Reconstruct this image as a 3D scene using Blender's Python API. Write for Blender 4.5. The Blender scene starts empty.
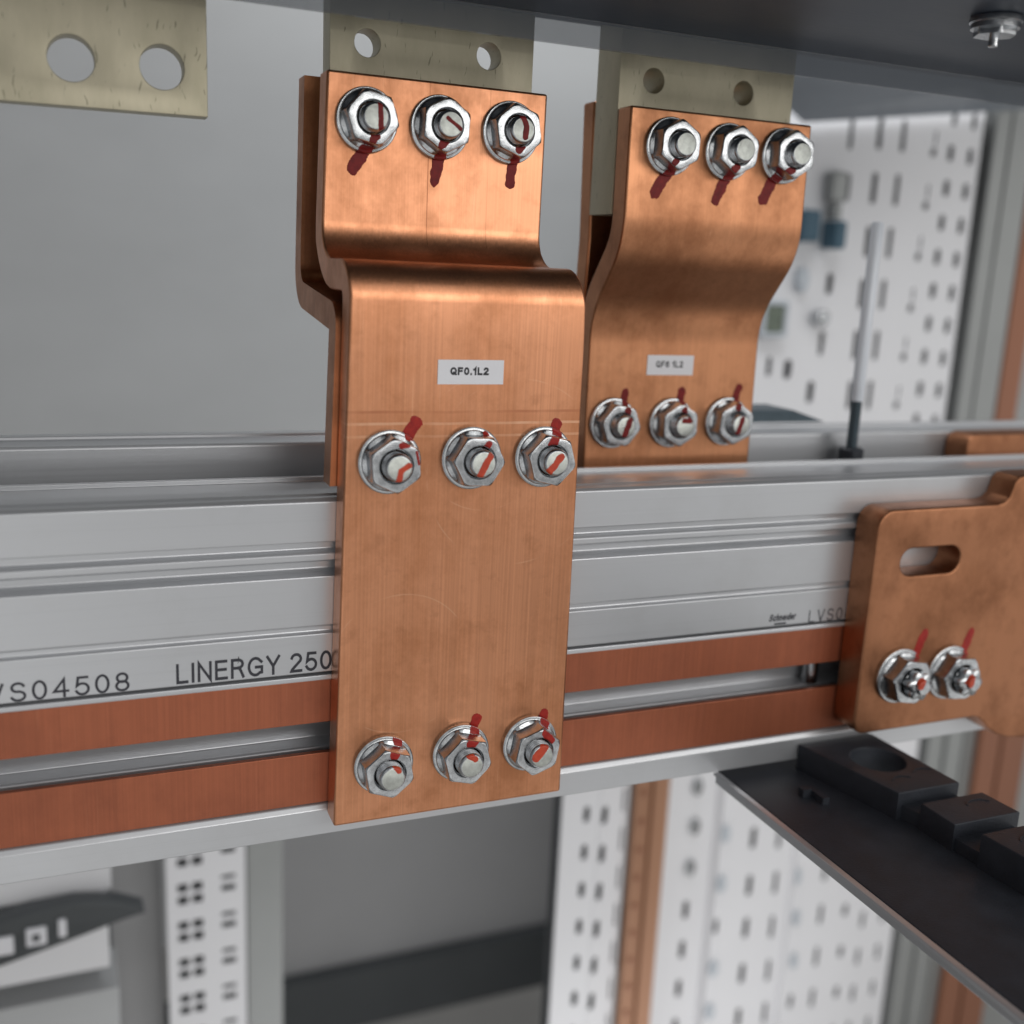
"""Copper busbars bolted to aluminium rails, close-up.  All measures in millimetres, scaled to metres."""
BOLTS = {'T': [((14.9, 228.0), [('p', [(15.9, 221.0), (10.9, 213.0)], 3.5), ('n', [(15.9, 222.5), (14.9, 221.2)], 2.7), ('s', [(16.1, 231.9), (16.5, 224.4)], 1.5)]), ((39.6, 227.9), [('p', [(40.0, 220.3), (38.5, 211.0)], 3.0), ('n', [(38.7, 223.0), (38.1, 221.7)], 2.8), ('s', [(38.4, 229.7), (42.8, 226.7)], 1.3)]), ((64.8, 228.4), [('p', [(66.5, 221.1), (65.7, 211.7)], 2.8), ('n', [(65.4, 223.3), (64.9, 222.3)], 2.9), ('s', [(64.3, 232.3), (65.9, 229.5), (65.5, 226.0)], 1.8)])], 'M': [((14.2, 123.1), [('p', [(22.9, 135.3), (20.6, 131.6)], 3.3), ('n', [(17.6, 129.9), (15.9, 129.5)], 2.0), ('n', [(20.5, 127.5), (21.3, 123.7)], 0.8), ('s', [(17.2, 124.0), (14.7, 122.4), (13.8, 118.9)], 1.7)]), ((41.5, 123.7), [('f', [(45.6, 131.4), (46.4, 129.5)], 1.8), ('n', [(44.2, 129.6), (43.1, 127.0)], 2.1), ('s', [(43.6, 126.2), (40.5, 120.2)], 2.1)]), ((66.8, 123.5), [('p', [(71.4, 134.2), (70.8, 130.5)], 3.1), ('n', [(67.3, 130.5), (66.4, 129.2)], 3.0), ('s', [(68.1, 125.3), (64.0, 120.3)], 2.3)])], 'B': [((14.4, 20.5), [('f', [(18.9, 30.0), (19.0, 27.7)], 2.5), ('n', [(16.0, 28.6), (15.8, 27.1)], 3.0), ('s', [(15.2, 24.8), (16.4, 23.1)], 1.6)]), ((41.7, 21.1), [('p', [(47.4, 32.3), (46.2, 29.0)], 3.0), ('f', [(45.7, 29.0), (45.4, 27.0)], 1.7), ('n', [(43.3, 28.6), (42.6, 27.7)], 3.5), ('s', [(40.5, 25.3), (42.8, 23.8)], 2.0)]), ((67.5, 21.0), [('p', [(72.7, 31.2), (72.5, 28.5)], 3.1), ('f', [(71.7, 28.7), (72.6, 26.2)], 1.9), ('n', [(69.8, 28.1), (71.8, 24.9)], 2.6), ('s', [(67.8, 24.3), (65.1, 21.0)], 3.0)])], 'U': [((128.6, 229.4), [('p', [(129.3, 221.9), (124.3, 212.8)], 3.4), ('n', [(126.9, 223.7), (126.0, 222.7)], 2.3)]), ((153.5, 229.5), [('p', [(154.6, 221.9), (150.4, 212.4)], 3.5), ('n', [(153.0, 223.6), (151.6, 222.6)], 2.6)]), ((178.4, 230.0), [('p', [(175.6, 222.5), (171.4, 213.7)], 3.6), ('n', [(177.2, 224.4), (174.3, 223.2)], 2.4)])], 'L': [((124.7, 124.9), [('p', [(129.8, 137.2), (129.2, 131.7)], 2.6), ('n', [(127.1, 130.8), (127.0, 129.8)], 2.7), ('s', [(126.4, 127.4), (124.2, 121.9)], 2.5)]), ((151.7, 124.7), [('p', [(156.2, 137.5), (155.7, 132.9)], 2.8), ('n', [(153.0, 131.0), (153.1, 129.8)], 2.4), ('s', [(150.9, 127.1), (153.7, 127.1)], 2.1)]), ((178.4, 125.0), [('p', [(184.0, 139.1), (181.9, 133.0)], 2.7), ('n', [(178.5, 132.4), (178.6, 131.5)], 2.5), ('s', [(178.8, 127.7), (177.0, 122.0)], 2.1)])], 'R': [((229.1, 30.0), [('p', [(239.2, 44.8), (236.3, 37.5)], 2.9), ('t', [(228.1, 33.6), (227.5, 31.2)], 2.5)]), ((255.5, 28.7), [('p', [(264.5, 43.4), (262.1, 36.2)], 2.7), ('t', [(253.6, 32.7), (253.2, 29.9)], 3.3)])]}
WORLD = .66
EXPO = 0.0
FSTOP = 6.2
LOBE = (.34, -.93, -.06)
LAMPS = [('key_lamp', (.60, -1.15, .50), (.1, 0, .15), 1.3, .36, 4.8, (1, .98, .95)),
         ('panel_fill_light', (.25, .14, .60), (.50, .35, .12), .3, .2, 1.9, (.96, .98, 1)),  # added, unseen fill light that brightens the upper white panel
         ('wall_fill_light', (.25, .15, -.52), (.25, .60, -.05), .5, .2, .35, (.97, .98, 1))]  # added, unseen fill light that lifts the underlit lower back wall
import bpy, math, random
from mathutils import Vector, Matrix, noise
from mathutils.bvhtree import BVHTree
random.seed(4)
S = 0.001
scn = bpy.context.scene
COL = scn.collection

# ------------------------------------------------------------------ materials
def nmat(name):
    m = bpy.data.materials.new(name); m.use_nodes = True
    nt = m.node_tree; nt.nodes.clear()
    out = nt.nodes.new('ShaderNodeOutputMaterial'); b = nt.nodes.new('ShaderNodeBsdfPrincipled')
    nt.links.new(b.outputs[0], out.inputs[0])
    return m, nt, b
def N(nt, t, **kw):
    n = nt.nodes.new(t)
    for k, v in kw.items():
        if k.startswith('i_'): n.inputs[k[2:].replace('_', ' ')].default_value = v
        else: setattr(n, k, v)
    return n
def L(nt, a, b): nt.links.new(a, b)
def pos(nt, sx, sy, sz):
    g = N(nt, 'ShaderNodeNewGeometry'); v = N(nt, 'ShaderNodeVectorMath', operation='MULTIPLY')
    v.inputs[1].default_value = (sx, sy, sz); L(nt, g.outputs['Position'], v.inputs[0]); return v.outputs[0]
def noi(nt, vec, scale, detail=3, rough=.6):
    n = N(nt, 'ShaderNodeTexNoise'); n.inputs['Scale'].default_value = scale
    n.inputs['Detail'].default_value = detail; n.inputs['Roughness'].default_value = rough
    L(nt, vec, n.inputs['Vector']); return n.outputs['Fac']
def ramp(nt, fac, stops):
    r = N(nt, 'ShaderNodeValToRGB'); e = r.color_ramp.elements
    while len(e) < len(stops): e.new(.5)
    for i, (p, c) in enumerate(stops):
        e[i].position = p; e[i].color = (c, c, c, 1) if isinstance(c, (int, float)) else (*c, 1)
    L(nt, fac, r.inputs[0]); return r.outputs[0]
def mixc(nt, fac, a, b, mode='MIX'):
    m = N(nt, 'ShaderNodeMix', data_type='RGBA', blend_type=mode)
    for s, v in ((m.inputs[0], fac), (m.inputs[6], a), (m.inputs[7], b)):
        if hasattr(v, 'links') or hasattr(v, 'is_output'): L(nt, v, s)
        elif isinstance(v, (int, float)): s.default_value = v
        else: s.default_value = (*v, 1)
    return m.outputs[2]
def mth(nt, op, a, b=None, c=None):
    m = N(nt, 'ShaderNodeMath', operation=op)
    for i, v in enumerate((a, b, c)):
        if v is None: continue
        if hasattr(v, 'is_output'): L(nt, v, m.inputs[i])
        else: m.inputs[i].default_value = v
    return m.outputs[0]

def copper(name, base, dark, met=1.0, rough=.34, streak=.5, axis='z', blot=.35):
    m, nt, b = nmat(name)
    sc = (1500, 1500, 12) if axis == 'z' else (14, 14, 1000)
    fine = noi(nt, pos(nt, *[s * .9 for s in sc]), 1, 2, .6)          # hairline brushing
    wide = noi(nt, pos(nt, *[s * .16 for s in sc]), 1, 3, .6)         # broad drawing bands
    blo = noi(nt, pos(nt, 1, 1, .8), 26, 6, .68)                       # tarnish clouds
    blo2 = noi(nt, pos(nt, 1, 1, 1), 130, 4, .6)
    f1 = ramp(nt, wide, [(.32, 0), (.72, 1)])
    c = mixc(nt, mth(nt, 'MULTIPLY', f1, .26 * streak), base, dark)
    f2 = ramp(nt, blo, [(.44, 0), (.66, 1)])
    c = mixc(nt, mth(nt, 'MULTIPLY', f2, blot), c, dark)
    f3 = ramp(nt, blo2, [(.55, 0), (.8, 1)])
    c = mixc(nt, mth(nt, 'MULTIPLY', f3, blot * .5), c, [v * .8 for v in dark])
    f4 = ramp(nt, fine, [(.30, .90), (.5, 1.0), (.70, 1.12)])
    c = mixc(nt, streak, c, f4, 'MULTIPLY')
    # sparse bright scratches along the drawing direction
    scr = noi(nt, pos(nt, *[s * 1.7 for s in (sc[0] * .7, sc[1] * .7, sc[2] * 1.6)]), 1, 1, .5)
    f5 = ramp(nt, scr, [(.70, 0), (.76, 1)])
    c = mixc(nt, mth(nt, 'MULTIPLY', f5, .35 * streak), c, (min(1, base[0] * 1.2), base[1] * 1.5, base[2] * 1.7))
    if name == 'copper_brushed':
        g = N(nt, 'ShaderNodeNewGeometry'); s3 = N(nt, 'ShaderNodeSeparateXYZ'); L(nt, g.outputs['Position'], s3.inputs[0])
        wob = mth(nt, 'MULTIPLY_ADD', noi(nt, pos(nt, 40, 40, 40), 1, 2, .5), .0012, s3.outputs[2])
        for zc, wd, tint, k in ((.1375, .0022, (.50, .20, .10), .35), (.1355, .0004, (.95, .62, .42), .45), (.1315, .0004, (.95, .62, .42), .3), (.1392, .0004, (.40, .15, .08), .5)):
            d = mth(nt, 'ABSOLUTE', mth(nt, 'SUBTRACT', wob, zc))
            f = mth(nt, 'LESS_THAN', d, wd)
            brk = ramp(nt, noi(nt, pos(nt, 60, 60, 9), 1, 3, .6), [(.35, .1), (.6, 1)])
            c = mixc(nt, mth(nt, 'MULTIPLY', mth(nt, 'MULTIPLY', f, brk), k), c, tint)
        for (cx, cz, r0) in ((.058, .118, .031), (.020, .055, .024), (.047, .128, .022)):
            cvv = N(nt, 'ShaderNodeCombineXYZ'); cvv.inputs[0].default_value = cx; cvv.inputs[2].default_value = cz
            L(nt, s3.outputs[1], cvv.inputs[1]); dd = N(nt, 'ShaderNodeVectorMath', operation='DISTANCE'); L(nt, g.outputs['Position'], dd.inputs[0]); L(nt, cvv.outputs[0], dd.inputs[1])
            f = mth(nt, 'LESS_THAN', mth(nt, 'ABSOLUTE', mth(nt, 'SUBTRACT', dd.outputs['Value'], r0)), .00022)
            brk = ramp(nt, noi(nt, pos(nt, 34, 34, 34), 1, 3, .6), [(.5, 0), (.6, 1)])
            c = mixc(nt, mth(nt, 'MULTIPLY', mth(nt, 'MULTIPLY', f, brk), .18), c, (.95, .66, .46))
        hi = mth(nt, 'GREATER_THAN', s3.outputs[2], .19)
        for (xc, k) in ((.0362, .8), (.0225, .4), (.0575, .45), (.0705, .3)):        # die lines of the drawn bar
            f = mth(nt, 'LESS_THAN', mth(nt, 'ABSOLUTE', mth(nt, 'SUBTRACT', s3.outputs[0], xc)), .00018)
            brk = ramp(nt, noi(nt, pos(nt, 90, 9, 9), 1, 3, .6), [(.45, .0), (.62, 1)])
            c = mixc(nt, mth(nt, 'MULTIPLY', mth(nt, 'MULTIPLY', mth(nt, 'MULTIPLY', f, hi), brk), k), c, (.26, .10, .05))
    L(nt, c, b.inputs['Base Color'])
    b.inputs['Metallic'].default_value = met
    r = mth(nt, 'MULTIPLY_ADD', fine, .12, rough - .06)
    r = mth(nt, 'MULTIPLY_ADD', f2, .12, r)
    L(nt, r, b.inputs['Roughness'])
    bp = N(nt, 'ShaderNodeBump'); bp.inputs['Strength'].default_value = .12 * streak + .02; bp.inputs['Distance'].default_value = .0004
    hh = mth(nt, 'ADD', fine, mth(nt, 'MULTIPLY', blo2, .5))
    L(nt, hh, bp.inputs['Height']); L(nt, bp.outputs[0], b.inputs['Normal'])
    return m

def simple(name, col, met=0., rough=.5, var=.12, vs=60, bump=0., stretch=(1, 1, 1), spec=.5):
    m, nt, b = nmat(name)
    n = noi(nt, pos(nt, *stretch), vs, 4, .6)
    f = ramp(nt, n, [(.3, 1 - var), (.7, 1 + var * .6)])
    L(nt, mixc(nt, 1., col, f, 'MULTIPLY'), b.inputs['Base Color'])
    b.inputs['Metallic'].default_value = met
    b.inputs['Specular IOR Level'].default_value = spec
    L(nt, mth(nt, 'MULTIPLY_ADD', n, .14, rough - .07), b.inputs['Roughness'])
    if bump:
        bp = N(nt, 'ShaderNodeBump'); bp.inputs['Strength'].default_value = bump; bp.inputs['Distance'].default_value = .0005
        n2 = noi(nt, pos(nt, *stretch), vs * 12, 3, .6)
        L(nt, n2, bp.inputs['Height']); L(nt, bp.outputs[0], b.inputs['Normal'])
    return m

M = {}
M['cu'] = copper('copper_brushed', (.72, .33, .18), (.44, .185, .088), blot=.9, streak=.7, rough=.33)
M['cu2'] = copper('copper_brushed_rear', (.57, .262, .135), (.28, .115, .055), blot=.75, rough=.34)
M['cu3'] = copper('copper_satin_shaded', (.42, .19, .10), (.20, .085, .042), rough=.40, streak=.25, blot=.75)  # satin copper, base darkened for the weaker light on the right
M['strip'] = copper('copper_strip_matte', (.41, .128, .064), (.24, .078, .044), met=.6, rough=.42, streak=.7, blot=.4)
M['alu'] = simple('anodised_aluminium', (.56, .57, .59), .62, .33, .05, 40, .05, (.04, 1, 1))
nt = M['alu'].node_tree; b = [n for n in nt.nodes if n.type == 'BSDF_PRINCIPLED'][0]
dl = noi(nt, pos(nt, 6, 900, 900), 1, 3, .6); du = noi(nt, pos(nt, 1, 1, 1), 30, 5, .65)
bp = N(nt, 'ShaderNodeBump'); bp.inputs['Strength'].default_value = .10; bp.inputs['Distance'].default_value = .0003
L(nt, dl, bp.inputs['Height']); L(nt, bp.outputs[0], b.inputs['Normal'])
c = mixc(nt, mth(nt, 'MULTIPLY', ramp(nt, dl, [(.55, 0), (.75, 1)]), .18), (.56, .57, .59), (.40, .41, .42))
c = mixc(nt, mth(nt, 'MULTIPLY', ramp(nt, du, [(.5, 0), (.72, 1)]), .22), c, (.44, .44, .44))
L(nt, c, b.inputs['Base Color'])
M['zinc'] = simple('zinc_plated_steel', (.53, .545, .56), 1, .19, .28, 420, .12)
M['zincend'] = simple('zinc_stud_end', (.58, .60, .56), .95, .30, .25, 380, .35)
M['tin'] = None
M['black'] = simple('black_moulded_plastic', (.034, .038, .048), 0, .5, .25, 90, .35, spec=.35)
M['slab'] = simple('dark_grey_breaker_case', (.032, .044, .064), 0, .42, .2, 50, .1, (.3, 1, 1), spec=.45)
M['white'] = simple('white_painted_sheet', (.78, .78, .80), 0, .5, .03, 8)
M['wall'] = simple('grey_back_panel', (.47, .48, .485), .0, .6, .06, 6, 0, (1, 1, 2))
M['wall2'] = simple('dark_grey_lower_panel', (.37, .37, .375), .0, .6, .08, 5)
M['post'] = simple('grey_aluminium_post', (.34, .35, .345), .4, .5, .05, 30)
M['dark'] = simple('dark_sheet_behind', (.10, .105, .11), 0, .8, .1, 20)
M['hole'] = simple('dark_backing_grey', (.10, .105, .11), 0, .8, .1, 20)  # dark tone of added backings, stands for shade seen through the holes
M['floor'] = simple('pale_floor', (.62, .60, .57), 0, .6, .1, 5)
M['skirt'] = simple('dark_frame_paint', (.06, .066, .07), 0, .5, .1, 20)
M['sticker'] = simple('white_label_paper', (.74, .74, .77), 0, .55, .02, 200)
M['ink'] = simple('black_ink', (.02, .02, .025), 0, .6, .1, 300)
M['print'] = simple('grey_black_print', (.035, .035, .045), .1, .5, .2, 800)
M['blue'] = simple('blue_plastic', (.04, .12, .19), 0, .5, .1, 50)
M['paleplastic'] = simple('pale_blue_plastic', (.52, .56, .60), 0, .35, .1, 50)
M['olive'] = simple('olive_grey_metal', (.16, .19, .15), .3, .6, .4, 120)
M['stud'] = simple('blackened_steel_stud', (.09, .12, .14), .5, .45, .15, 100)
M['vcop'] = simple('background_copper', (.42, .22, .13), .25, .5, .12, 15, 0, (1, 1, .1))
M['vcop2'] = simple('background_copper_reddish', (.30, .13, .075), .25, .5, .12, 15, 0, (1, 1, .1))

# red torque paint: slightly translucent thin lacquer with uneven tone
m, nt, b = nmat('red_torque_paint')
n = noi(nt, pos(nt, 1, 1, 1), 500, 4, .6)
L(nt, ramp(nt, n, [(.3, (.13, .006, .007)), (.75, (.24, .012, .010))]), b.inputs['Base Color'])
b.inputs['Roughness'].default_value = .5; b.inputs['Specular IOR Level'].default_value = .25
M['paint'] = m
m, nt, b = nmat('orange_red_torque_paint')
L(nt, ramp(nt, noi(nt, pos(nt, 1, 1, 1), 500, 4, .6), [(.3, (.42, .035, .010)), (.75, (.60, .065, .018))]), b.inputs['Base Color'])
b.inputs['Roughness'].default_value = .38
M['paint2'] = m
# tin plated terminals: beige, worn with short dark scratches
m, nt, b = nmat('worn_tin_plating')
base = ramp(nt, noi(nt, pos(nt, 1, 1, .35), 60, 5, .65), [(.3, (.42, .385, .275)), (.7, (.56, .51, .38))])
warp = noi(nt, pos(nt, 1, 1, 1), 90, 2, .5)
v = N(nt, 'ShaderNodeVectorMath', operation='ADD'); L(nt, pos(nt, 1100, 1100, 170), v.inputs[0])
cv = N(nt, 'ShaderNodeCombineXYZ'); L(nt, mth(nt, 'MULTIPLY', warp, 7), cv.inputs[0]); L(nt, cv.outputs[0], v.inputs[1])
f = ramp(nt, noi(nt, v.outputs[0], 1, 2, .5), [(.29, 1), (.33, 0)])
c = mixc(nt, mth(nt, 'MULTIPLY', f, .6), base, (.12, .11, .075))
L(nt, c, b.inputs['Base Color']); b.inputs['Metallic'].default_value = .55; b.inputs['Roughness'].default_value = .42
M['tin'] = m
# clear plastic
def clear(name, tint, alpha_mix, rough=.08):
    m = bpy.data.materials.new(name); m.use_nodes = True; nt = m.node_tree; nt.nodes.clear()
    out = N(nt, 'ShaderNodeOutputMaterial'); mx = N(nt, 'ShaderNodeMixShader'); mx.inputs[0].default_value = alpha_mix
    t = N(nt, 'ShaderNodeBsdfTransparent'); t.inputs[0].default_value = (.93, .93, .93, 1)
    p = N(nt, 'ShaderNodeBsdfPrincipled'); p.inputs['Base Color'].default_value = (*tint, 1); p.inputs['Roughness'].default_value = rough
    L(nt, t.outputs[0], mx.inputs[1]); L(nt, p.outputs[0], mx.inputs[2]); L(nt, mx.outputs[0], out.inputs[0])
    return m
M['clear'] = clear('smoky_clear_plastic', (.20, .22, .25), .42)
M['tube'] = clear('clear_sleeve', (.80, .84, .90), .85, .2)

# ------------------------------------------------------------------ object helpers
def tag(o, label=None, cat=None, group=None, kind=None):
    if label: o['label'] = label
    if cat: o['category'] = cat
    if group: o['group'] = group
    if kind: o['kind'] = kind
    return o
def wloc(o):
    v = Vector((0, 0, 0))
    while o is not None: v += o.location; o = o.parent
    return v
def empty(name, loc, **kw):
    o = bpy.data.objects.new(name, None); COL.objects.link(o); o.location = Vector(loc) * S
    o.empty_display_size = .01
    return tag(o, **kw)
def smooth(me, ang=35):
    me.polygons.foreach_set('use_smooth', [True] * len(me.polygons)); me.set_sharp_from_angle(angle=math.radians(ang)); me.update()
def link(name, me, mat, parent=None, loc=None, sm=35, **kw):
    """vertices are given in world metres; loc (mm) is where the origin goes"""
    o = bpy.data.objects.new(name, me); COL.objects.link(o)
    if mat is not None and not me.materials: me.materials.append(mat)
    org = Vector(loc) * S if loc is not None else (wloc(parent) if parent else Vector((0, 0, 0)))
    if loc is None and parent is None:
        vs = [v.co for v in me.vertices]
        org = Vector((sum(v.x for v in vs) / len(vs), sum(v.y for v in vs) / len(vs), min(v.z for v in vs)))
    me.transform(Matrix.Translation(-org))
    if parent: o.parent = parent; o.location = org - wloc(parent)
    else: o.location = org
    if sm: smooth(me, sm)
    return tag(o, **kw)
def mesh(name, vs, fs):
    me = bpy.data.meshes.new(name); me.from_pydata([Vector(v) * S for v in vs], [], fs); me.update(); me.validate(); return me
def bevel(o, w, seg=2, ang=40):
    b = o.modifiers.new('bevel', 'BEVEL'); b.width = w * S; b.segments = seg; b.limit_method = 'ANGLE'; b.angle_limit = math.radians(ang)
    b.harden_normals = False; return o
def boxm(name, x0, x1, y0, y1, z0, z1):
    vs = [(x, y, z) for x in (x0, x1) for y in (y0, y1) for z in (z0, z1)]
    return mesh(name, vs, [(0, 1, 3, 2), (4, 6, 7, 5), (0, 4, 5, 1), (2, 3, 7, 6), (0, 2, 6, 4), (1, 5, 7, 3)])
def box(name, x0, x1, y0, y1, z0, z1, mat, parent=None, bv=0, **kw):
    o = link(name, boxm(name, x0, x1, y0, y1, z0, z1), mat, parent, sm=0, **kw)
    if bv: bevel(o, bv)
    return o
def join_raw(parts):
    vs, fs = [], []
    for v, f in parts:
        k = len(vs); vs += list(v); fs += [tuple(i + k for i in q) for q in f]
    return vs, fs
def fillet(pts, rads, seg=10):
    """2-D open polyline with rounded corners"""
    out = [Vector(pts[0])]
    for i in range(1, len(pts) - 1):
        p0, p, p1 = Vector(pts[i - 1]), Vector(pts[i]), Vector(pts[i + 1]); r = rads[i - 1]
        a, b = (p0 - p).normalized(), (p1 - p).normalized()
        th = a.angle(b); d = r / math.tan(th / 2)
        t0, t1 = p + a * d, p + b * d; c = p + (a + b).normalized() * (r / math.sin(th / 2))
        v0, v1 = t0 - c, t1 - c; ang = v0.angle(v1); sg = 1 if v0.x * v1.y - v0.y * v1.x > 0 else -1
        for k in range(seg + 1):
            q = sg * ang * k / seg
            out.append(c + Vector((v0.x * math.cos(q) - v0.y * math.sin(q), v0.x * math.sin(q) + v0.y * math.cos(q))))
    out.append(Vector(pts[-1])); return out
def densify(pts, step):
    out = [pts[0]]
    for a, b in zip(pts, pts[1:]):
        n = max(1, int((b - a).length // step))
        out += [a.lerp(b, k / n) for k in range(1, n + 1)]
    return out
def bent_plate(name, prof, rads, t, xl, xr, mat, parent=None, **kw):
    """front surface polyline (y,z) from the top down; thickness t to the back; xl/xr(z) give the side edges"""
    fr = densify(fillet(prof, rads, 14), 12)
    ns = []
    for i in range(len(fr)):
        a, b = fr[max(0, i - 1)], fr[min(len(fr) - 1, i + 1)]; d = (b - a).normalized()
        n = Vector((-d.y, d.x))                       # top-down along z-: normal towards +y (back)
        ns.append(n)
    bk = [p + n * t for p, n in zip(fr, ns)]
    ring = fr + bk[::-1]; n = len(ring)
    vs = [(xl(q.y), q.x, q.y) for q in ring] + [(xr(q.y), q.x, q.y) for q in ring]
    fs = [(i, (i + 1) % n, n + (i + 1) % n, n + i) for i in range(n)]
    k = len(fr)
    for i in range(k - 1):
        fs.append((i, i + 1, n - 2 - i, n - 1 - i)[::-1]); fs.append((n + i, n + i + 1, n + n - 2 - i, n + n - 1 - i))
    me = mesh(name, vs, fs)
    import bmesh
    bm = bmesh.new(); bm.from_mesh(me); bmesh.ops.recalc_face_normals(bm, faces=bm.faces); bm.to_mesh(me); bm.free()
    o = link(name, me, mat, parent, sm=30, **kw)
    bevel(o, .8, 3, 50)
    return o
def lin(z0, x0, z1, x1): return lambda z: x0 + (x1 - x0) * (z - z0) / (z1 - z0)
def shape(name, outline, y0, y1, mat, parent=None, holes=(), bv=0., plane='XZ', loc=None, res=3, **kw):
    """flat plate: outline and holes in (x,z), between y0 and y1 (plane XZ) or in (x,y) between z0,z1 (plane XY)"""
    cu = bpy.data.curves.new(name, 'CURVE'); cu.dimensions = '2D'; cu.fill_mode = 'BOTH'
    for pts in [outline] + list(holes):
        sp = cu.splines.new('POLY'); sp.points.add(len(pts) - 1); sp.use_cyclic_u = True
        for q, p in zip(sp.points, pts): q.co = (p[0] * S, p[1] * S, 0, 1)
    h = abs(y1 - y0) / 2
    cu.extrude = max(0, h - bv) * S; cu.bevel_depth = bv * S; cu.bevel_resolution = res; cu.offset = -bv * S
    t = bpy.data.objects.new(name, cu); COL.objects.link(t)
    dg = bpy.context.evaluated_depsgraph_get(); dg.update()
    me = bpy.data.meshes.new_from_object(t.evaluated_get(dg)); bpy.data.objects.remove(t); me.name = name; me.materials.clear()
    import bmesh
    bm = bmesh.new(); bm.from_mesh(me); bmesh.ops.remove_doubles(bm, verts=bm.verts, dist=1e-6); bm.to_mesh(me); bm.free()
    mid = (y0 + y1) / 2 * S
    if plane == 'XZ': me.transform(Matrix.Translation((0, mid, 0)) @ Matrix.Rotation(math.pi / 2, 4, 'X'))
    else: me.transform(Matrix.Translation((0, 0, mid)))
    return link(name, me, mat, parent, sm=32, loc=loc, **kw)
def circ(x, z, r, n=40, ry=None): return [(x + r * math.cos(2 * math.pi * k / n), z + (ry or r) * math.sin(2 * math.pi * k / n)) for k in range(n)]
def slot(x, z, w, h, n=8):
    """upright or lying rounded slot"""
    r = min(w, h) / 2; o = []
    if h >= w:
        for k in range(n + 1): a = math.pi * k / n; o.append((x + r * math.cos(a), z + h / 2 - r + r * math.sin(a)))
        for k in range(n + 1): a = math.pi + math.pi * k / n; o.append((x + r * math.cos(a), z - h / 2 + r + r * math.sin(a)))
    else:
        for k in range(n + 1): a = math.pi / 2 + math.pi * k / n; o.append((x - w / 2 + r + r * math.cos(a), z + r * math.sin(a)))
        for k in range(n + 1): a = -math.pi / 2 + math.pi * k / n; o.append((x + w / 2 - r + r * math.cos(a), z + r * math.sin(a)))
    return o
def rrect(x0, x1, z0, z1, radii, n=10):
    """radii: bl, br, tr, tl"""
    o = []
    for (cx, cz, a0, r) in ((x0, z0, math.pi, radii[0]), (x1, z0, 1.5 * math.pi, radii[1]), (x1, z1, 0, radii[2]), (x0, z1, .5 * math.pi, radii[3])):
        px = cx + r if cx == x0 else cx - r; pz = cz + r if cz == z0 else cz - r
        if r == 0: o.append((cx, cz)); continue
        o += [(px + r * math.cos(a0 + math.pi / 2 * k / n), pz + r * math.sin(a0 + math.pi / 2 * k / n)) for k in range(n + 1)]
    return o
def extrude_x(name, prof, x0, x1, mat, parent=None, bv=0, **kw):
    """closed (y,z) profile"""
    n = len(prof); vs = [(x0, *p) for p in prof] + [(x1, *p) for p in prof]
    fs = [(i, (i + 1) % n, n + (i + 1) % n, n + i) for i in range(n)] + [tuple(range(n))[::-1], tuple(range(n, 2 * n))]
    me = mesh(name, vs, fs)
    import bmesh
    bm = bmesh.new(); bm.from_mesh(me); bmesh.ops.recalc_face_normals(bm, faces=bm.faces); bm.to_mesh(me); bm.free()
    o = link(name, me, mat, parent, sm=0, **kw)
    if bv: bevel(o, bv, 2, 25)
    return o
def arc(cx, cy, rx, ry, a0, a1, n=14): return [(cx + rx * math.cos(math.radians(a0 + (a1 - a0) * k / n)), cy + ry * math.sin(math.radians(a0 + (a1 - a0) * k / n))) for k in range(n + 1)]
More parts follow.
